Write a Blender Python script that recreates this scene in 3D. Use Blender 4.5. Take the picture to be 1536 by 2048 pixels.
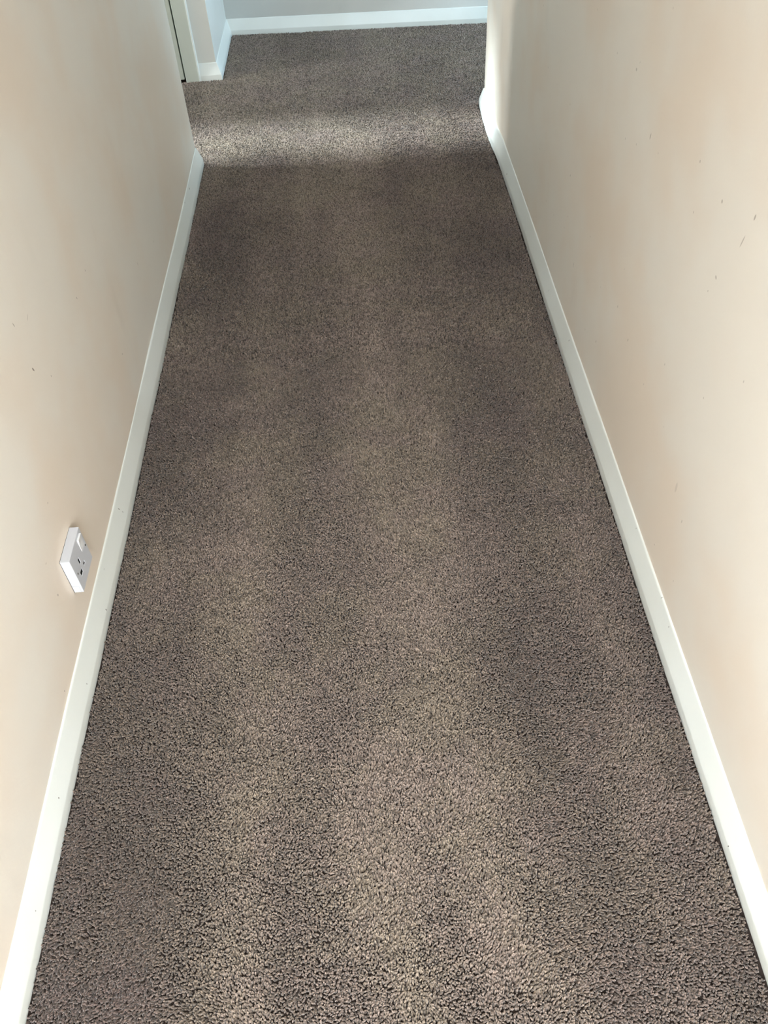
import bpy, bmesh, math
import numpy as np
from mathutils import Vector, Matrix

for o in list(bpy.data.objects):
    bpy.data.objects.remove(o, do_unlink=True)
S = bpy.context.scene
C = S.collection

# ------------------------------------------------------------------ camera
F = 1681.0
CX, CY = 768.0, 1024.0
CAM_H = 1.4
def _dir(px, py):
    return Vector((px - CX, py - CY, F)).normalized()
_down = _dir(875, 2590)
_fw = _dir(639, -771)
_fw = (_fw - _down * _fw.dot(_down)).normalized()
_right = _down.cross(_fw)
ROWS = Matrix((_right, _fw, -_down))           # camera (x right, y down, z forward) -> world
ax, ay, az = ROWS.col[0], -ROWS.col[1], -ROWS.col[2]
cam = bpy.data.objects.new('camera', bpy.data.cameras.new('camera'))
C.objects.link(cam)
cam.matrix_world = Matrix(((ax[0], ay[0], az[0], 0), (ax[1], ay[1], az[1], 0), (ax[2], ay[2], az[2], CAM_H), (0, 0, 0, 1)))
cam.data.sensor_fit = 'VERTICAL'
cam.data.sensor_height = 36.0
cam.data.lens = F / 2048.0 * 36.0
cam.data.clip_start = 0.02
S.camera = cam

# ------------------------------------------------------------------ world, lights, exposure
W = bpy.data.worlds.new('daylight'); S.world = W
W.use_nodes = True
W.node_tree.nodes['Background'].inputs[0].default_value = (0.75, 0.87, 1.0, 1)
W.node_tree.nodes['Background'].inputs[1].default_value = 0.6

def area(name, loc, direction, sx, sy, power, col, spread=180):
    l = bpy.data.lights.new(name, 'AREA'); l.shape = 'RECTANGLE'
    l.size, l.size_y, l.energy, l.color = sx, sy, power, col
    l.spread = math.radians(spread)
    o = bpy.data.objects.new(name, l); C.objects.link(o)
    o.location = loc
    o.rotation_euler = Vector(direction).to_track_quat('-Z', 'Y').to_euler()
    return o
# daylight from the room behind the photographer (wide window behind the hallway mouth)
area('daylight_behind', (-0.03, -0.97, 1.05), (0, 1, -0.75), 0.96, 1.5, 90, (0.91, 0.96, 1.0))
# soft fill added under the ceiling over the near part of the hallway
area('ceiling_fill', (-0.03, 0.3, 2.3), (0, 0.05, -1), 0.5, 0.5, 3, (0.97, 0.98, 1.0))
# glazed door at the end of the side passage on the left
area('daylight_left_passage', (-3.1, 3.49, 1.35), (1, -0.03, -0.25), 0.26, 1.2, 52, (0.92, 0.98, 1.0))
# window at the end of the passage that turns right
area('daylight_right_passage', (2.5, 4.0, 1.3), (-1, 0.02, -0.1), 0.8, 1.6, 66, (0.54, 0.78, 1.0))
# hazy sun coming down through an added ceiling opening over the side passage
sl = bpy.data.lights.new('sun', 'SUN'); sl.energy = 9.5; sl.angle = math.radians(4.5); sl.color = (0.80, 0.94, 1.0)
so = bpy.data.objects.new('sun', sl); C.objects.link(so)
SUN = Vector((1.0, -0.147, -1.5))
so.rotation_euler = SUN.to_track_quat('-Z', 'Y').to_euler(); so.location = (-4, 4, 6)

S.view_settings.view_transform = 'Standard'
S.view_settings.look = 'None'
S.view_settings.exposure = 0.0
S.view_settings.gamma = 1.0
S.view_settings.use_curve_mapping = False

# ------------------------------------------------------------------ helpers
def lin(r, g, b):
    f = lambda c: ((c / 255 + 0.055) / 1.055) ** 2.4 if c > 10 else c / 255 / 12.92
    return (f(r), f(g), f(b), 1)

def new_obj(name, verts, faces, mat, parent=None, smooth=False):
    me = bpy.data.meshes.new(name)
    me.from_pydata([tuple(v) for v in verts], [], faces)
    bm = bmesh.new(); bm.from_mesh(me)
    bmesh.ops.recalc_face_normals(bm, faces=bm.faces)
    bm.to_mesh(me); bm.free()
    if mat: me.materials.append(mat)
    if smooth:
        me.polygons.foreach_set('use_smooth', [True] * len(me.polygons))
    o = bpy.data.objects.new(name, me); C.objects.link(o)
    if parent: o.parent = parent
    return o

def box(name, x0, x1, y0, y1, z0, z1, mat, parent=None, bevel=0.0):
    v = [(x, y, z) for x in (x0, x1) for y in (y0, y1) for z in (z0, z1)]
    f = [(0, 1, 3, 2), (4, 6, 7, 5), (0, 4, 5, 1), (2, 3, 7, 6), (0, 2, 6, 4), (1, 5, 7, 3)]
    o = new_obj(name, v, f, mat, parent)
    if bevel:
        m = o.modifiers.new('bevel', 'BEVEL'); m.width = bevel; m.segments = 3; m.limit_method = 'ANGLE'
        o.data.polygons.foreach_set('use_smooth', [True] * 6)
        for e in (m,): e.harden_normals = False
        o.modifiers.new('wn', 'WEIGHTED_NORMAL')
    return o

def structure(o):
    o['kind'] = 'structure'; return o

class NT:
    def __init__(s, name):
        s.m = bpy.data.materials.new(name); s.m.use_nodes = True
        s.t = s.m.node_tree; s.b = s.t.nodes['Principled BSDF']
    def n(s, kind, **kw):
        o = s.t.nodes.new(kind)
        for k, v in kw.items(): setattr(o, k, v)
        return o
    def l(s, a, b): s.t.links.new(a, b)
    def math(s, op, a, b=None, clamp=False):
        o = s.n('ShaderNodeMath', operation=op, use_clamp=clamp)
        for i, q in enumerate((a, b)):
            if q is None: continue
            if isinstance(q, (int, float)): o.inputs[i].default_value = q
            else: s.l(q, o.inputs[i])
        return o.outputs[0]
    def noise(s, vec, scale, detail=2, rough=0.5):
        o = s.n('ShaderNodeTexNoise'); o.inputs['Scale'].default_value = scale
        o.inputs['Detail'].default_value = detail; o.inputs['Roughness'].default_value = rough
        s.l(vec, o.inputs['Vector']); return o.outputs['Fac']
    def ramp(s, v, a, b):
        o = s.n('ShaderNodeMapRange', interpolation_type='SMOOTHSTEP'); s.l(v, o.inputs[0])
        o.inputs[1].default_value = a; o.inputs[2].default_value = b; return o.outputs[0]
    def mix(s, fac, a, b):
        o = s.n('ShaderNodeMix', data_type='RGBA')
        for i, q in ((0, fac), (6, a), (7, b)):
            if isinstance(q, (int, float, tuple)): o.inputs[i].default_value = q
            else: s.l(q, o.inputs[i])
        return o.outputs[2]
    def scaled(s, vec, sc):
        o = s.n('ShaderNodeMapping'); o.inputs['Scale'].default_value = sc; s.l(vec, o.inputs[0]); return o.outputs[0]

def paint(name, base, alt, mark, rough, marks=(), speck=0.0, streak=True, bump=0.15, coat=0.0):
    """painted surface: faint blotches, small chips scattered by noise, plus marks [(x, y, z, half_y, half_z, tilt)] of their own"""
    t = NT(name)
    pos = t.n('ShaderNodeNewGeometry').outputs['Position']
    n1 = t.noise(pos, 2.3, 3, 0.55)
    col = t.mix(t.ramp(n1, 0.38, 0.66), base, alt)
    if streak:                                   # long soft hand marks
        n2 = t.noise(t.scaled(pos, (7, 7, 2.2)), 1.0, 3, 0.6)
        col = t.mix(t.math('MULTIPLY', t.ramp(n2, 0.62, 0.85), 0.10), col, mark)
    if speck:
        v = t.n('ShaderNodeTexVoronoi'); v.inputs['Scale'].default_value = 15
        t.l(t.scaled(pos, (1.0, 1.7, 0.9)), v.inputs['Vector'])
        sep = t.n('ShaderNodeSeparateColor'); t.l(v.outputs['Color'], sep.inputs[0])
        rare = t.ramp(sep.outputs[0], 1.0 - speck, 1.0 - speck + 0.001)
        near = t.math('SUBTRACT', 1.0, t.ramp(v.outputs['Distance'], 0.016, 0.045))
        col = t.mix(t.math('MULTIPLY', t.math('MULTIPLY', near, rare), 0.5), col, mark)
    for (mx, my, mz, hy, hz, tilt, stren) in marks:
        mp = t.n('ShaderNodeMapping', vector_type='TEXTURE')
        mp.inputs['Location'].default_value = (mx, my, mz)
        mp.inputs['Rotation'].default_value = (tilt, 0, 0)
        mp.inputs['Scale'].default_value = (0.02, hy, hz)
        t.l(pos, mp.inputs[0])
        ln = t.n('ShaderNodeVectorMath', operation='LENGTH'); t.l(mp.outputs[0], ln.inputs[0])
        m = t.math('SUBTRACT', 1.0, t.ramp(ln.outputs['Value'], 0.55, 1.0))
        col = t.mix(t.math('MULTIPLY', m, stren), col, mark)
    t.l(col, t.b.inputs['Base Color'])
    t.b.inputs['Roughness'].default_value = rough
    t.b.inputs['Coat Weight'].default_value = coat
    t.b.inputs['Coat Roughness'].default_value = 0.25
    bn = t.n('ShaderNodeBump'); bn.inputs['Strength'].default_value = bump; bn.inputs['Distance'].default_value = 0.002
    hgt = t.math('ADD', t.noise(pos, 60, 3, 0.6), t.math('MULTIPLY', t.noise(pos, 9, 2), 3.0))
    t.l(hgt, bn.inputs['Height']); t.l(bn.outputs[0], t.b.inputs['Normal'])
    return t.m

def plain(name, col, rough=0.5, spec=0.5):
    t = NT(name)
    pos = t.n('ShaderNodeNewGeometry').outputs['Position']
    n1 = t.noise(pos, 40, 3)
    dark = tuple(c * 0.93 for c in col[:3]) + (1,)
    t.l(t.mix(n1, col, dark), t.b.inputs['Base Color'])
    t.b.inputs['Roughness'].default_value = rough
    t.b.inputs['Specular IOR Level'].default_value = spec
    return t.m

# points of the photograph on a plane x = const (used to place marks where they are on the walls)
def on_x(px, py, x):
    r = ROWS @ Vector((px - CX, py - CY, F)); t = x / r[0]
    return r * t + Vector((0, 0, CAM_H))

XL, XR = -0.597, 0.531              # wall faces
TH = 0.0175                         # skirting thickness
YL_END, YR_END = 3.147, 3.528       # where the left and right wall end
YS = 4.022                          # wall with the door, beyond
XS = -0.595                         # side face of the short return
CEIL = 2.4
def y_far(x): return 4.604 - 0.0604 * (x + 0.595)

def wall_marks(x, pts):
    out = []
    for (px, py, hy, hz, tilt, s) in pts:
        p = on_x(px, py, x); out.append((p.x, p.y, p.z, hy * 0.85, hz * 0.75, tilt, min(1.0, s * 1.15)))
    return out
left_marks = wall_marks(XL, [
    (27, 650, .002, .008, .3, .5), (171, 541, .002, .005, .2, .5), (154, 596, .002, .005, .2, .6),
    (66, 739, .003, .009, .5, .7), (102, 752, .002, .004, 0, .5), (276, 528, .002, .010, .1, .35),
    (245, 708, .002, .004, 0, .7), (116, 1190, .003, .004, .2, .55), (92, 1127, .004, .002, 0, .4),
    (157, 1320, .0028, .013, -.75, .8), (130, 1382, .002, .003, 0, .7), (95, 1006, .003, .003, 0, .3),
    (308, 483, .006, .002, .4, .3), (55, 635, .010, .0015, .5, .35)])
right_marks = wall_marks(XR, [
    (1300, 273, .003, .010, .2, .5), (1272, 139, .005, .005, 0, .4), (1399, 323, .003, .004, 0, .4),
    (1443, 403, .004, .005, 0, .45), (1509, 435, .003, .008, .2, .5), (1484, 483, .002, .018, .3, .45),
    (1431, 555, .005, .004, .5, .45), (1140, 351, .003, .005, 0, .5), (1147, 530, .0015, .012, .1, .5),
    (1107, 430, .002, .003, 0, .4), (1236, 613, .003, .005, 0, .4), (1192, 683, .002, .006, .1, .6),
    (1256, 680, .002, .006, .1, .6), (1363, 1043, .002, .007, 0, .4), (1352, 975, .006, .020, 0, .18),
    (1415, 582, .002, .003, 0, .4)])
sk_l = wall_marks(XL + .010, [
    (381, 377, .006, .005, .5, .6), (373, 405, .005, .004, 0, .4), (330, 583, .004, .004, 0, .4),
    (297, 721, .003, .003, 0, .55), (239, 1018, .002, .006, .4, .7), (243, 1024, .002, .004, .4, .5),
    (206, 1220, .002, .004, 0, .9), (170, 1368, .002, .003, 0, .6), (116, 1596, .0018, .0025, 0, .9),
    (47, 1778, .0018, .0025, 0, .8), (80, 1640, .002, .003, 0, .5), (68, 1822, .0015, .002, 0, .6),
    (216, 1040, .003, .003, 0, .4), (211, 1138, .004, .002, 0, .25)])
sk_r = wall_marks(XR - .010, [
    (1016, 348, .006, .005, .5, .6), (1102, 562, .004, .005, 0, .95), (1136, 681, .002, .004, 0, .8),
    (1323, 1183, .003, .003, 0, .6), (1316, 1196, .002, .003, 0, .5), (1333, 1254, .002, .003, 0, .5),
    (1355, 1285, .0022, .0035, 0, .95), (1332, 1226, .002, .004, .3, .45), (1296, 1123, .002, .003, 0, .4),
    (1464, 1692, .0018, .003, 0, .9), (1267, 1057, .002, .003, 0, .4), (1098, 581, .002, .006, 0, .3)])

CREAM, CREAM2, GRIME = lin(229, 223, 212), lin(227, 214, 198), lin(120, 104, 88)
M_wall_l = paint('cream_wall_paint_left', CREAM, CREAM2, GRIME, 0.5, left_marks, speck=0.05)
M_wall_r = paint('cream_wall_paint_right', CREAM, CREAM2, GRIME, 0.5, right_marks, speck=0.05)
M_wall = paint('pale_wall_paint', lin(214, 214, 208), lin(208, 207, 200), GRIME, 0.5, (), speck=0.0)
M_wall_far = paint('white_far_wall_paint', lin(222, 222, 218), lin(216, 218, 214), GRIME, 0.55, ())
WHITE, WHITE2 = lin(223, 227, 223), lin(217, 220, 214)
M_skl = paint('white_skirting_gloss_left', WHITE, WHITE2, lin(70, 62, 52), 0.35, sk_l, speck=0.12, streak=False, bump=0.12)
M_skr = paint('white_skirting_gloss_right', WHITE, WHITE2, lin(70, 62, 52), 0.35, sk_r, speck=0.12, streak=False, bump=0.12)
M_sk = paint('white_skirting_gloss', WHITE, WHITE2, lin(90, 82, 72), 0.35, (), speck=0.03, streak=False, bump=0.1)
M_door = paint('white_door_gloss', lin(192, 198, 189), lin(189, 195, 186), GRIME, 0.35, (), streak=False, bump=0.05)
M_ceil = paint('white_ceiling_paint', lin(238, 236, 230), lin(234, 232, 226), GRIME, 0.8, (), streak=False)
M_plastic = plain('white_socket_plastic', lin(200, 202, 207), 0.3)
M_rocker = plain('white_rocker_plastic', lin(238, 238, 238), 0.25)
M_dark = plain('black_slot_and_shade', lin(14, 13, 12), 0.8, 0.2)
M_screw = plain('dull_screw_metal', lin(70, 66, 60), 0.5)
M_metal = plain('window_frame_white', lin(225, 225, 222), 0.4)

# ------------------------------------------------------------------ room shell
rng = np.random.default_rng(7)
_tab = rng.random((256, 256))
def vnoise(x, y, s, ox=0.0, oy=0.0):
    """smooth value noise in 0..1, features about 1/s metres"""
    x = np.asarray(x, float) * s + ox + 100; y = np.asarray(y, float) * s + oy + 100
    xi = np.floor(x).astype(int); yi = np.floor(y).astype(int)
    fx = x - xi; fy = y - yi
    fx = fx * fx * (3 - 2 * fx); fy = fy * fy * (3 - 2 * fy)
    a = _tab[xi % 256, yi % 256]; b = _tab[(xi + 1) % 256, yi % 256]
    c = _tab[xi % 256, (yi + 1) % 256]; d = _tab[(xi + 1) % 256, (yi + 1) % 256]
    return (a * (1 - fx) + b * fx) * (1 - fy) + (c * (1 - fx) + d * fx) * fy

def smooth01(t):
    t = min(max(t, 0.0), 1.0); return t * t * (3 - 2 * t)
def bulge(y):                                    # the right wall swells a little before its corner
    return -0.009 * smooth01((y - 3.02) / 0.22) * (1 - 0.45 * smooth01((y - 3.36) / 0.18))

def path_mesh(name, pts, zs, mat, warp=None):
    """a wall surface standing along a plan path, 10 cm thick"""
    V, Fc = [], []
    nz = len(zs)
    for (x, y) in pts:
        for z in zs:
            V.append(warp(x, y, z) if warp else (x, y, z))
    for i in range(len(pts) - 1):
        for j in range(nz - 1):
            a = i * nz + j
            Fc.append((a, a + nz, a + nz + 1, a + 1))
    me = bpy.data.meshes.new(name); me.from_pydata(V, [], Fc); me.materials.append(mat)
    me.polygons.foreach_set('use_smooth', [True] * len(me.polygons))
    o = bpy.data.objects.new(name, me); C.objects.link(o)
    return structure(o)

def seg(a, b, step):
    n = max(1, int(round(math.dist(a, b) / step)))
    return [(a[0] + (b[0] - a[0]) * i / n, a[1] + (b[1] - a[1]) * i / n) for i in range(n + 1)]
def corner(cx, cy, r, a0, a1, n=6):
    return [(cx + r * math.cos(math.radians(a0 + (a1 - a0) * i / n)), cy + r * math.sin(math.radians(a0 + (a1 - a0) * i / n))) for i in range(n + 1)]
zs = [i * 0.08 for i in range(31)]; zs[-1] = CEIL

# left wall of the hallway, turning into the side passage
R = 0.006
path = seg((XL, -1.6), (XL, YL_END - R), 0.06) + corner(XL - R, YL_END - R, R, 0, 90)[1:] + seg((XL - R, YL_END), (-3.2, YL_END), 0.3)[1:]
def warp_l(x, y, z):
    if abs(x - XL) < 0.001: x += 0.0022 * (float(vnoise(y, z, 2.5)) - 0.5)
    return (x, y, z)
wl = path_mesh('wall_left', path, zs, M_wall_l, warp_l)
def solid(o, off):
    m = o.modifiers.new('thickness', 'SOLIDIFY'); m.thickness = 0.1; m.offset = off; m.use_even_offset = True
solid(wl, -1)
R = 0.012
path = seg((XR, -1.6), (XR, YR_END - R), 0.04) + corner(XR + R, YR_END - R, R, 180, 90, 8)[1:] + seg((XR + R, YR_END), (2.6, YR_END), 0.3)[1:]
def warp_r(x, y, z):
    k = 1.0 if x < XR + 0.02 else 0.0
    x += k * (bulge(y) + 0.0022 * (float(vnoise(y, z, 2.5, 9, 4)) - 0.5))
    return (x, y, z)
wr = path_mesh('wall_right', path, zs, M_wall_r, warp_r); solid(wr, 1)
# short return beside the door and the far wall
w = path_mesh('wall_far_left', seg((-0.70, YS), (XS, YS), 0.05) + seg((XS, YS), (XS, 4.75), 0.1)[1:], zs, M_wall); solid(w, -1); w.data.polygons.foreach_set('use_smooth', [False] * len(w.data.polygons))
w = path_mesh('wall_far', [(XS - 0.05, y_far(XS - 0.05)), (0.5, y_far(0.5)), (2.65, y_far(2.65))], zs, M_wall_far); solid(w, -1)
# wall over and left of the door
structure(box('wall_passage', -3.2, -1.575, YS, YS + 0.1, 0, CEIL, M_wall))
structure(box('wall_passage_lintel', -1.575, -0.70, YS, YS + 0.1, 2.09, CEIL, M_wall))
RX0, RX1, RY0, RY1 = -2.5, -0.90, 3.41, 3.72      # unseen ceiling opening, shaped so the sun makes the bright carpet band
def ceiling():
    V, Fc = [], []
    for (a, b, c, d) in ((-3.4, RX0, -1.8, 4.9), (RX1, 2.8, -1.8, 4.9), (RX0, RX1, -1.8, RY0), (RX0, RX1, RY1, 4.9)):
        s = len(V)
        V.extend((x, y, z) for x in (a, b) for y in (c, d) for z in (CEIL, CEIL + 0.1))
        for f in [(0, 1, 3, 2), (4, 6, 7, 5), (0, 4, 5, 1), (2, 3, 7, 6), (0, 2, 6, 4), (1, 5, 7, 3)]:
            Fc.append(tuple(s + i for i in f))
    return structure(new_obj('ceiling', V, Fc, M_ceil))
ceiling()
# ends of the spaces, each with the window that lights it
def end_wall(n, axis, c, a0, a1, o0, o1, z0, z1, sgn):
    """solid wall with one glazed opening; axis 'x' = wall in plane x=c"""
    d0, d1 = sorted((c, c + sgn * 0.1))
    V, Fc = [], []
    def b(p0, p1, q0, q1):
        s = len(V)
        for x in (d0, d1):
            for y in (p0, p1):
                for z in (q0, q1):
                    V.append((x, y, z) if axis == 'x' else (y, x, z))
        for f in [(0, 1, 3, 2), (4, 6, 7, 5), (0, 4, 5, 1), (2, 3, 7, 6), (0, 2, 6, 4), (1, 5, 7, 3)]:
            Fc.append(tuple(s + i for i in f))
    b(a0, o0, 0, CEIL); b(o1, a1, 0, CEIL); b(o0, o1, 0, z0) if z0 > 0 else None; b(o0, o1, z1, CEIL)
    structure(new_obj(n, V, Fc, M_wall))
end_wall('wall_passage_end', 'x', -3.2, YL_END - 0.1, YS + 0.1, 3.2, 3.82, 0.06, 2.0, -1)
end_wall('wall_right_end', 'x', 2.6, YR_END - 0.1, 4.7, 3.58, 4.40, 0.5, 2.1, 1)
end_wall('wall_back', 'y', -1.05, XL - 0.1, XR + 0.1, XL + 0.06, XR - 0.06, 0.35, 2.3, -1)
def window(n, axis, c, o0, o1, z0, z1):
    e = bpy.data.objects.new(n, None); C.objects.link(e); structure(e)
    e.location = (c, (o0 + o1) / 2, z0) if axis == 'x' else ((o0 + o1) / 2, c, z0)
    inv = e.matrix_basis.inverted()
    def part(pn, p0, p1, q0, q1, mat, t=0.02):
        o = box(pn, c - t, c + t, p0, p1, q0, q1, mat, e) if axis == 'x' else box(pn, p0, p1, c - t, c + t, q0, q1, mat, e)
        o.matrix_parent_inverse = inv; return o
    part('window_stile', o0, o0 + .04, z0, z1, M_metal); part('window_stile', o1 - .04, o1, z0, z1, M_metal)
    part('window_rail', o0 + .04, o1 - .04, z0, z0 + .04, M_metal); part('window_rail', o0 + .04, o1 - .04, z1 - .04, z1, M_metal)
    part('window_pane', o0 + .04, o1 - .04, z0 + .04, z1 - .04, M_glass, 0.003)
g = NT('clear_glass'); g.b.inputs['Base Color'].default_value = (.95, .98, 1, 1); g.b.inputs['Roughness'].default_value = 0.02
g.b.inputs['Transmission Weight'].default_value = 1.0; M_glass = g.m
window('window_1', 'x', -3.25, 3.2, 3.82, 0.06, 2.0)
window('window_2', 'x', 2.65, 3.58, 4.40, 0.5, 2.1)
window('window_3', 'y', -1.10, XL + 0.06, XR - 0.06, 0.35, 2.3)

# ------------------------------------------------------------------ skirting boards: splayed profile mitred along a plan path
PROF = [(0, 0), (1.0, 0), (1.0, 0.0235), (0.93, 0.0285), (0.22, 0.0700), (0.12, 0.0735), (0.0, 0.0742)]
def skirting(name, pts, side, mat, warp=None, wave=True):
    """pts: plan path on the wall face; side: +1 offsets to the left of travel"""
    n = len(pts); V, Fc = [], []
    for i, p in enumerate(pts):
        p = Vector(p)
        d0 = (p - Vector(pts[i - 1])).normalized() if i else None
        d1 = (Vector(pts[i + 1]) - p).normalized() if i < n - 1 else None
        d0 = d0 or d1; d1 = d1 or d0
        n0 = Vector((-d0.y, d0.x)) * side; n1 = Vector((-d1.y, d1.x)) * side
        m = (n0 + n1); m = m / max(m.length_squared / 2, 1e-6)
        for (u, z) in PROF:
            q = p + m * (u * TH if u > 0 else -0.004)
            dx = warp(q.x, q.y) if warp else 0
            wob = 0.0028 * (float(vnoise(q.x * 2, q.y, 3.1, 3)) - 0.5) + 0.0008 * (float(vnoise(q.x, q.y, 14, 8)) - 0.5) if wave and u > 0 else 0
            zw = 0.004 * (float(vnoise(q.x, q.y, 2.0, 5)) - 0.5) if (wave and z > 0.04) else (0.002 * (float(vnoise(q.x, q.y, 7.0, 5)) - 0.5) if z > 0 else 0)
            V.append((q.x + dx + m.x * wob, q.y + m.y * wob, z + zw))
    k = len(PROF)
    for i in range(n - 1):
        for j in range(k):
            a, b = i * k + j, i * k + (j + 1) % k
            Fc.append((a, b, b + k, a + k))
    Fc.append(tuple(range(k))); Fc.append(tuple(range((n - 1) * k, n * k)))
    o = new_obj(name, V, Fc, mat)
    m = o.modifiers.new('bevel', 'BEVEL'); m.width = 0.0012; m.segments = 2; m.limit_method = 'ANGLE'; m.angle_limit = math.radians(25)
    o.data.polygons.foreach_set('use_smooth', [True] * len(o.data.polygons))
    o.modifiers.new('wn', 'WEIGHTED_NORMAL')
    return structure(o)
skirting('baseboard_left', seg((XL, -1.6), (XL, YL_END), 0.05) + [(-0.8, YL_END), (-1.6, YL_END), (-3.2, YL_END)], -1, M_skl)
skirting('baseboard_right', seg((XR, -1.6), (XR, YR_END), 0.05) + [(0.8, YR_END), (1.6, YR_END), (2.6, YR_END)], 1, M_skr,
         lambda x, y: bulge(y) if x < XR + 0.005 else 0)
skirting('baseboard_far_left', [(-0.679, YS), (XS, YS), (XS, 4.3), (XS, y_far(XS))], -1, M_sk, wave=False)
skirting('baseboard_far', [(XS, y_far(XS)), (0.0, y_far(0)), (0.67, y_far(.67)), (2.6, y_far(2.6))], -1, M_sk, wave=False)
skirting('baseboard_passage', [(-3.2, YS), (-1.60, YS)], -1, M_sk, wave=False)

# thin filler bead along the top of the left skirting is part of the paintwork; door set
d = bpy.data.objects.new('door_1', None); C.objects.link(d); structure(d); d.location = (-1.12, YS, 0)
inv = d.matrix_basis.inverted()
def dpart(n, *a, **k):
    o = box(n, *a, d, **k); o.matrix_parent_inverse = inv; return o
dpart('door_leaf', -1.512, -0.7455, 4.012, 4.048, 0.014, 2.036, M_door, bevel=0.0015)
structure(box('trim_1', -0.738, -0.679, 4.003, YS + 0.1, 0.0, 2.10, M_door, bevel=0.003))      # jamb between door and wall stub
structure(box('trim_2', -1.578, -1.516, 4.003, YS + 0.1, 0.0, 2.10, M_door, bevel=0.003))
structure(box('trim_3', -1.516, -0.738, 4.003, YS + 0.1, 2.04, 2.10, M_door, bevel=0.003))
structure(box('trim_4', -0.6795, -0.6735, 3.999, YS + 0.002, 0.0, 2.10, M_sk, bevel=0.0015))   # cover bead on the jamb's edge
structure(box('door_gap_shade', -1.516, -0.738, YS + 0.06, YS + 0.1, 0.0, 2.04, M_dark))  # black sheet added behind the leaf, stands for the shade in the gap

# ------------------------------------------------------------------ floor and carpet
M_back = plain('carpet_backing', lin(52, 44, 40), 0.95, 0.1)
structure(box('floor', -3.4, 2.8, -1.8, 4.9, -0.05, 0.0, M_back))

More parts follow.
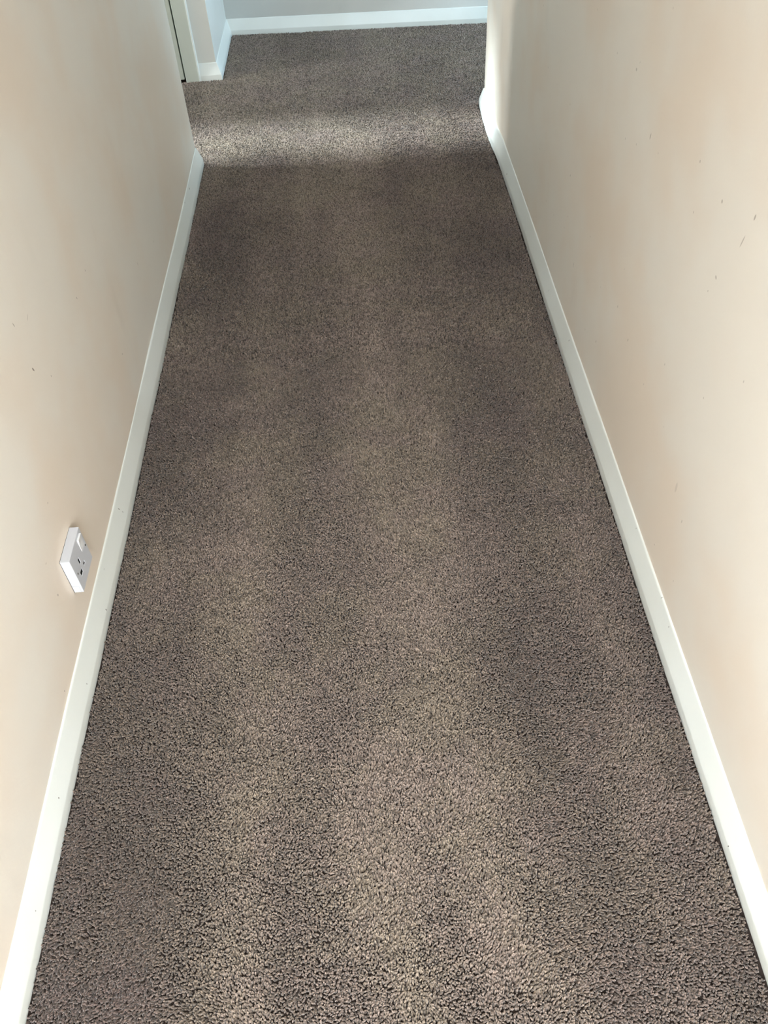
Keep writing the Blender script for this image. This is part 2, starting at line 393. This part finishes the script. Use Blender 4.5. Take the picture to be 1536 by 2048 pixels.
def carpet_tufts():
    def inside(x, y):
        e = 0.003
        hall = (x > XL + TH + e) & (x < XR - TH - 0.001 - e + np.where(y > 3.0, -0.006, 0)) & (y > -0.35) & (y <= 3.70)
        lj = (y > YL_END + TH + e) & (y < YS - TH - e) & (x > -2.3) & (x < XR - TH - 0.011)
        far = (x > XS + TH + e) & (y >= YL_END + TH + e) & (y < y_far(x) - TH - e) & (x < XR - TH - 0.011)
        rj = (y > YR_END + TH + e) & (y < y_far(x) - TH - e) & (x >= XR - TH - 0.011) & (x < 1.6)
        return hall | lj | far | rj
    P = []
    for (y0, y1, sp, sc) in ((-0.10, 1.9, 0.0033, 0.80), (1.9, 3.12, 0.0038, 0.95), (3.12, 4.62, 0.0047, 1.15)):
        xs = np.arange(-1.9, 1.3, sp); ys = np.arange(y0, y1, sp * 0.87)
        X, Y = np.meshgrid(xs, ys)
        X = X + (np.arange(len(ys)) % 2)[:, None] * sp * 0.5
        X = (X + (rng.random(X.shape) - .5) * sp * 0.85).ravel(); Y = (Y + (rng.random(Y.shape) - .5) * sp * 0.85).ravel()
        k = inside(X, Y); X, Y = X[k], Y[k]
        P.append(np.stack([X, Y, np.full(len(X), sc)], 1))
    P = np.concatenate(P); X, Y, SC = P.T
    n = len(X)
    # how the pile lies: long strokes of the vacuum cleaner, cross strokes in the junction, small swirls
    wob = 0.05 * (vnoise(X, Y, 1.1, 30) - .5)
    stroke = vnoise((X + wob) * 1.0, Y * 0.10, 7.0, 11) * 0.65 + vnoise((X + wob), Y * 0.16, 16.0, 41) * 0.35
    mid = vnoise(X, Y, 3.5, 50, 7); small = vnoise(X, Y, 14, 60, 3); clump = vnoise(X, Y, 45, 2, 9); cl2 = vnoise(X, Y * 2.0, 85, 22, 19)
    edge = np.clip((np.abs(X + 0.033) - 0.22) / 0.3, 0, 1)
    lean_y = 0.05 - 0.25 * edge * (Y < 3.1) + (stroke - .5) * 1.2 + (mid - .5) * 0.8 + (small - .5) * 0.5 + (clump - .5) * 0.55 + (cl2 - .5) * 0.6
    lean_x = (vnoise(X, Y, 3.0, 70, 17) - .5) * 0.5 + (vnoise(X, Y, 16, 80, 27) - .5) * 0.6 + (vnoise(X, Y, 70, 85, 2) - .5) * 0.6
    lean_y = np.clip(lean_y, -0.8, 0.7); lean_y += rng.normal(0, 0.2, n); lean_x += rng.normal(0, 0.25, n)
    sc = SC * (0.88 + 0.24 * rng.random(n)); hz = 0.86 + 0.12 * (clump) + 0.12 * rng.random(n)
    tint = np.clip(0.5 + rng.normal(0, 1, n) * np.where(Y > 1.9, 0.38, 0.28), 0, 1)
    hue = np.clip(vnoise(X, Y, 9, 5, 66) * 0.6 + vnoise(X, Y, 28, 15, 6) * 0.4 + rng.normal(0, .1, n), 0, 1)
    lane = 1 - np.clip((np.abs(X + 0.033 + wob) - 0.14) / 0.36, 0, 1)      # trodden, slightly paler lane down the middle
    lane = np.where(Y > 3.2, 1.0, lane)  # junction pile set palest, its stronger light put into the colour
    wear_shading = np.clip(lane * 0.45 + (stroke - .5) * 0.9 + (mid - .5) * 0.5 + (small - .5) * 0.3 + .30, 0, 1)  # lane wear and junction light, with stroke shading of the leaning pile painted in
    # the tuft itself: a short twisted yarn end, 8 sides, round tip; kept in the same mesh and picked out by the attribute 'is_tuft'
    rings = [(0.0, 0.0, 0.00125, 0), (0.0030, 0.0002, 0.00165, 25), (0.0055, 0.0007, 0.00185, 50), (0.0070, 0.0013, 0.00150, 75), (0.0077, 0.0018, 0.0007, 90)]
    V, Fc = [], []
    ns = 7
    for (z, dx, r, tw) in rings:
        for k in range(ns):
            a = 2 * math.pi * k / ns + math.radians(tw)
            rr = r * (1.18 if k % 2 else 0.84)
            V.append((dx + rr * math.cos(a), rr * math.sin(a) * 0.9, z))
    for i in range(len(rings) - 1):
        for k in range(ns):
            a, b = i * ns + k, i * ns + (k + 1) % ns
            Fc.append((a, b, b + ns, a + ns))
    V.append((0.0020, 0, 0.0079)); t = len(V) - 1
    for k in range(ns): Fc.append(((len(rings) - 1) * ns + k, (len(rings) - 1) * ns + (k + 1) % ns, t))
    m = len(V)
    me = bpy.data.meshes.new('carpet_pile')
    allv = np.zeros((m + n, 3)); allv[:m] = V; allv[m:, 0] = X; allv[m:, 1] = Y; allv[m:, 2] = 0.0
    me.from_pydata([], [], [])
    me.vertices.add(m + n); me.vertices.foreach_set('co', allv.ravel())
    nl = sum(len(f) for f in Fc)
    me.loops.add(nl); me.polygons.add(len(Fc))
    me.loops.foreach_set('vertex_index', [i for f in Fc for i in f])
    st = np.cumsum([0] + [len(f) for f in Fc[:-1]])
    me.polygons.foreach_set('loop_start', st); 
    me.polygons.foreach_set('use_smooth', [True] * len(Fc))
    me.update(calc_edges=True)
    def attr(nm, typ, arr, key='value'):
        a = me.attributes.new(nm, typ, 'POINT'); a.data.foreach_set(key, np.ascontiguousarray(arr, dtype=np.float32).ravel())
    z = np.zeros(m)
    attr('is_tuft', 'FLOAT', np.r_[np.ones(m), np.zeros(n)])
    attr('tint', 'FLOAT', np.r_[z, tint]); attr('hue', 'FLOAT', np.r_[z, hue]); attr('wear_shading', 'FLOAT', np.r_[z, wear_shading])
    rz = rng.random(n) * 2 * math.pi
    # lean applied after spin: direction (lean_x, lean_y) of the tip -> rotation about (-lean_y, lean_x)
    attr('lean', 'FLOAT_VECTOR', np.r_[np.zeros((m, 3)), np.stack([-lean_y, lean_x, np.zeros(n)], 1)], 'vector')
    attr('spin', 'FLOAT', np.r_[z, rz])
    attr('size', 'FLOAT_VECTOR', np.r_[np.zeros((m, 3)), np.stack([sc, sc, hz], 1)], 'vector')

    t = NT('brown_grey_twist_pile')
    def at(nm):
        a = t.n('ShaderNodeAttribute', attribute_type='INSTANCER', attribute_name=nm); return a.outputs['Fac']
    c = t.mix(at('tint'), t.mix(at('wear_shading'), YARN_D0, YARN_D), t.mix(at('wear_shading'), YARN_L0, YARN_L))
    hu = t.mix(t.ramp(at('hue'), 0.25, 0.75), (1.03, 0.98, 0.99, 1), (1.02, 1.01, 0.93, 1))
    mm = t.n('ShaderNodeMix', data_type='RGBA', blend_type='MULTIPLY'); mm.inputs[0].default_value = 1.0
    t.l(c, mm.inputs[6]); t.l(hu, mm.inputs[7])
    t.l(mm.outputs[2], t.b.inputs['Base Color'])
    t.b.inputs['Roughness'].default_value = 0.85; t.b.inputs['Specular IOR Level'].default_value = 0.25
    t.b.inputs['Sheen Weight'].default_value = 0.55; t.b.inputs['Sheen Tint'].default_value = (1.0, 0.93, 0.87, 1); t.b.inputs['Sheen Roughness'].default_value = 0.45
    me.materials.append(t.m)

    o = bpy.data.objects.new('carpet_pile', me); C.objects.link(o)
    o['kind'] = 'stuff'; o['label'] = 'brown-grey twist pile carpet fitted wall to wall along the hallway'; o['category'] = 'carpet'
    ng = bpy.data.node_groups.new('pile', 'GeometryNodeTree')
    ng.interface.new_socket('Geometry', in_out='INPUT', socket_type='NodeSocketGeometry')
    ng.interface.new_socket('Geometry', in_out='OUTPUT', socket_type='NodeSocketGeometry')
    N = lambda k, **kw: [setattr(q, a, b) for q in [ng.nodes.new(k)] for a, b in kw.items()] and None or ng.nodes[-1]
    L = ng.links.new
    def nn(k, **kw):
        q = ng.nodes.new(k)
        for a, b in kw.items(): setattr(q, a, b)
        return q
    def named(nm, typ):
        q = nn('GeometryNodeInputNamedAttribute', data_type=typ); q.inputs['Name'].default_value = nm; return q.outputs['Attribute']
    gi, go = nn('NodeGroupInput'), nn('NodeGroupOutput')
    sep = nn('GeometryNodeSeparateGeometry', domain='POINT')
    cmp = nn('FunctionNodeCompare', data_type='FLOAT', operation='GREATER_THAN'); cmp.inputs[1].default_value = 0.5
    L(named('is_tuft', 'FLOAT'), cmp.inputs[0]); L(gi.outputs[0], sep.inputs[0]); L(cmp.outputs[0], sep.inputs['Selection'])
    iop = nn('GeometryNodeInstanceOnPoints'); L(sep.outputs['Inverted'], iop.inputs['Points']); L(sep.outputs['Selection'], iop.inputs['Instance'])
    L(named('size', 'FLOAT_VECTOR'), iop.inputs['Scale'])
    # spin about z
    cx = nn('ShaderNodeCombineXYZ'); L(named('spin', 'FLOAT'), cx.inputs[2])
    e1 = nn('FunctionNodeEulerToRotation'); L(cx.outputs[0], e1.inputs[0])
    ln = nn('ShaderNodeVectorMath', operation='LENGTH'); lean = named('lean', 'FLOAT_VECTOR'); L(lean, ln.inputs[0])
    aa = nn('FunctionNodeAxisAngleToRotation'); L(lean, aa.inputs['Axis']); L(ln.outputs['Value'], aa.inputs['Angle'])
    rr = nn('FunctionNodeRotateRotation', rotation_space='GLOBAL'); L(e1.outputs[0], rr.inputs[0]); L(aa.outputs[0], rr.inputs[1])
    L(rr.outputs[0], iop.inputs['Rotation'])
    L(iop.outputs[0], go.inputs[0])
    md = o.modifiers.new('pile', 'NODES'); md.node_group = ng
    print('tufts', n)
    return o
YARN_D0, YARN_L0 = lin(47, 39, 36), lin(110, 95, 88)
YARN_D, YARN_L = lin(70, 61, 53), lin(151, 137, 125)
carpet_tufts()

# ------------------------------------------------------------------ wall socket on the left wall
def socket():
    y0, y1, z0, z1 = 1.0135, 1.1005, 0.1510, 0.2395
    xb, xf = XL - 0.001, -0.5785
    yc, zc = (y0 + y1) / 2, (z0 + z1) / 2
    e = bpy.data.objects.new('power_socket', None); C.objects.link(e); e.location = (XL, yc, z0)
    e['label'] = 'white single power socket with a rocker switch, low on the left wall'; e['category'] = 'socket'
    inv = e.matrix_basis.inverted()
    U = lambda u: y0 + u * (y1 - y0); Vv = lambda v: z1 - v * (z1 - z0)
    def add(o, par=e):
        o.parent = par; o.matrix_parent_inverse = inv if par is e else Matrix.Identity(4); return o
    # surface box behind the face plate, sides slightly tapered, with the seam of its knock-out on the near side
    xm = xf - 0.0045
    ins = 0.0
    def frustum(nm, x0, x1, a, b, mat, bev):
        V = [(x0, a[0], a[2]), (x0, a[1], a[2]), (x0, a[1], a[3]), (x0, a[0], a[3]), (x1, b[0], b[2]), (x1, b[1], b[2]), (x1, b[1], b[3]), (x1, b[0], b[3])]
        Fc = [(0, 1, 2, 3), (4, 5, 6, 7), (0, 1, 5, 4), (1, 2, 6, 5), (2, 3, 7, 6), (3, 0, 4, 7)]
        o = new_obj(nm, V, Fc, mat); m = o.modifiers.new('bevel', 'BEVEL'); m.width = bev; m.segments = 3; m.limit_method = 'ANGLE'
        o.data.polygons.foreach_set('use_smooth', [True] * 6); o.modifiers.new('wn', 'WEIGHTED_NORMAL'); return o
    bx = frustum('back_box', xb, xm, (y0 + ins, y1 - ins, z0 + ins, z1 - ins), (y0 + ins * .6, y1 - ins * .6, z0 + ins * .6, z1 - ins * .6), M_plastic, 0.00015); add(bx)
    add(box('wall_shadow_line', XL - 0.001, XL + 0.0007, y0 - .0004, y1 + .0004, z0 - .0004, z1 + .0004, M_dark))  # black rim standing for the shadow line between box and wall
    add(box('knockout_tab', XL + 0.0012, xm, y0 - 0.0007, y0 + 0.001, z0 + 0.0002, z0 + 0.0175, M_plastic, bevel=0.0003))
    # face plate: grid with real holes for switch, pin slots
    holes = {'switch': (0.67, 0.90, 0.08, 0.44), 'earth': (0.355, 0.425, 0.35, 0.50), 'neutral': (0.21, 0.35, 0.61, 0.72), 'live': (0.50, 0.59, 0.64, 0.71)}
    us = sorted({0.0, 1.0} | {h[0] for h in holes.values()} | {h[1] for h in holes.values()})
    vs = sorted({0.0, 1.0} | {h[2] for h in holes.values()} | {h[3] for h in holes.values()})
    bm = bmesh.new()
    gv = {(i, j, k): bm.verts.new((x, U(u), Vv(v))) for k, x in enumerate((xm, xf)) for i, u in enumerate(us) for j, v in enumerate(vs)}
    nu, nv = len(us), len(vs)
    def open_(i, j):
        if i < 0 or j < 0 or i >= nu - 1 or j >= nv - 1: return True
        u, v = (us[i] + us[i + 1]) / 2, (vs[j] + vs[j + 1]) / 2
        return any(h[0] < u < h[1] and h[2] < v < h[3] for h in holes.values())
    for i in range(nu - 1):
        for j in range(nv - 1):
            if open_(i, j): continue
            for k in (0, 1):
                bm.faces.new([gv[i, j, k], gv[i + 1, j, k], gv[i + 1, j + 1, k], gv[i, j + 1, k]])
            for (di, dj, a, b) in ((-1, 0, (i, j), (i, j + 1)), (1, 0, (i + 1, j), (i + 1, j + 1)), (0, -1, (i, j), (i + 1, j)), (0, 1, (i, j + 1), (i + 1, j + 1))):
                if open_(i + di, j + dj):
                    bm.faces.new([gv[a[0], a[1], 0], gv[b[0], b[1], 0], gv[b[0], b[1], 1], gv[a[0], a[1], 1]])
    bmesh.ops.recalc_face_normals(bm, faces=bm.faces)
    be = [ed for ed in bm.edges if len(ed.link_faces) == 2 and ed.calc_face_angle(0) > 0.5 and all(abs(v.co.x - xf) < 1e-5 for v in ed.verts)]
    bmesh.ops.bevel(bm, geom=be, offset=0.0008, segments=2, affect='EDGES', profile=0.5)
    me = bpy.data.meshes.new('face_plate'); bm.to_mesh(me); bm.free(); me.materials.append(M_plastic)
    fp = bpy.data.objects.new('face_plate', me); C.objects.link(fp); add(fp)
    # dark interior seen through the pin slots
    for nm in ('earth', 'neutral', 'live'):
        h = holes[nm]
        s = box('pin_slot', xm - 0.0002, xf - 0.0009, U(h[0]) - .0004, U(h[1]) + .0004, Vv(h[3]) - .0004, Vv(h[2]) + .0004, M_dark); add(s)
    # rocker: two facets meeting in a shallow valley, tipped towards its top
    h = holes['switch']
    ya, yb, zt, zb = U(h[0]) + .0005, U(h[1]) - .0005, Vv(h[2]) - .0005, Vv(h[3]) + .0005
    zm = (zt + zb) / 2
    pr = [(xf + 0.0034, zt), (xf + 0.0008, zm), (xf + 0.0006, zb), (xm, zb), (xm, zt)]
    V = [(x, ya, z) for x, z in pr] + [(x, yb, z) for x, z in pr]; k = len(pr)
    Fc = [tuple(range(k)), tuple(range(k, 2 * k))] + [(i, (i + 1) % k, (i + 1) % k + k, i + k) for i in range(k)]
    rk = new_obj('rocker_switch', V, Fc, M_rocker); add(rk)
    # fixing screws left and right at mid height, slotted heads sunk in round collars
    for u in (0.105, 0.925):
        bm = bmesh.new()
        prof = [(0.0, 0.0005), (0.0019, 0.0005), (0.0023, 0.0001)]
        c0 = bm.verts.new((xf + 0.0005, U(u), Vv(0.51)))
        ringv = []
        for (r, dx) in prof[1:] + [(0.0023, -0.0008)]:
            ringv.append([bm.verts.new((xf + dx, U(u) + r * math.cos(a * math.pi / 8), Vv(0.51) + r * math.sin(a * math.pi / 8))) for a in range(16)])
        for a in range(16):
            bm.faces.new([c0, ringv[0][a], ringv[0][(a + 1) % 16]])
            for q in range(2): bm.faces.new([ringv[q][a], ringv[q + 1][a], ringv[q + 1][(a + 1) % 16], ringv[q][(a + 1) % 16]])
        bmesh.ops.recalc_face_normals(bm, faces=bm.faces)
        me = bpy.data.meshes.new('screw'); bm.to_mesh(me); bm.free(); me.materials.append(M_screw)
        so = bpy.data.objects.new('screw', me); C.objects.link(so); add(so)
socket()
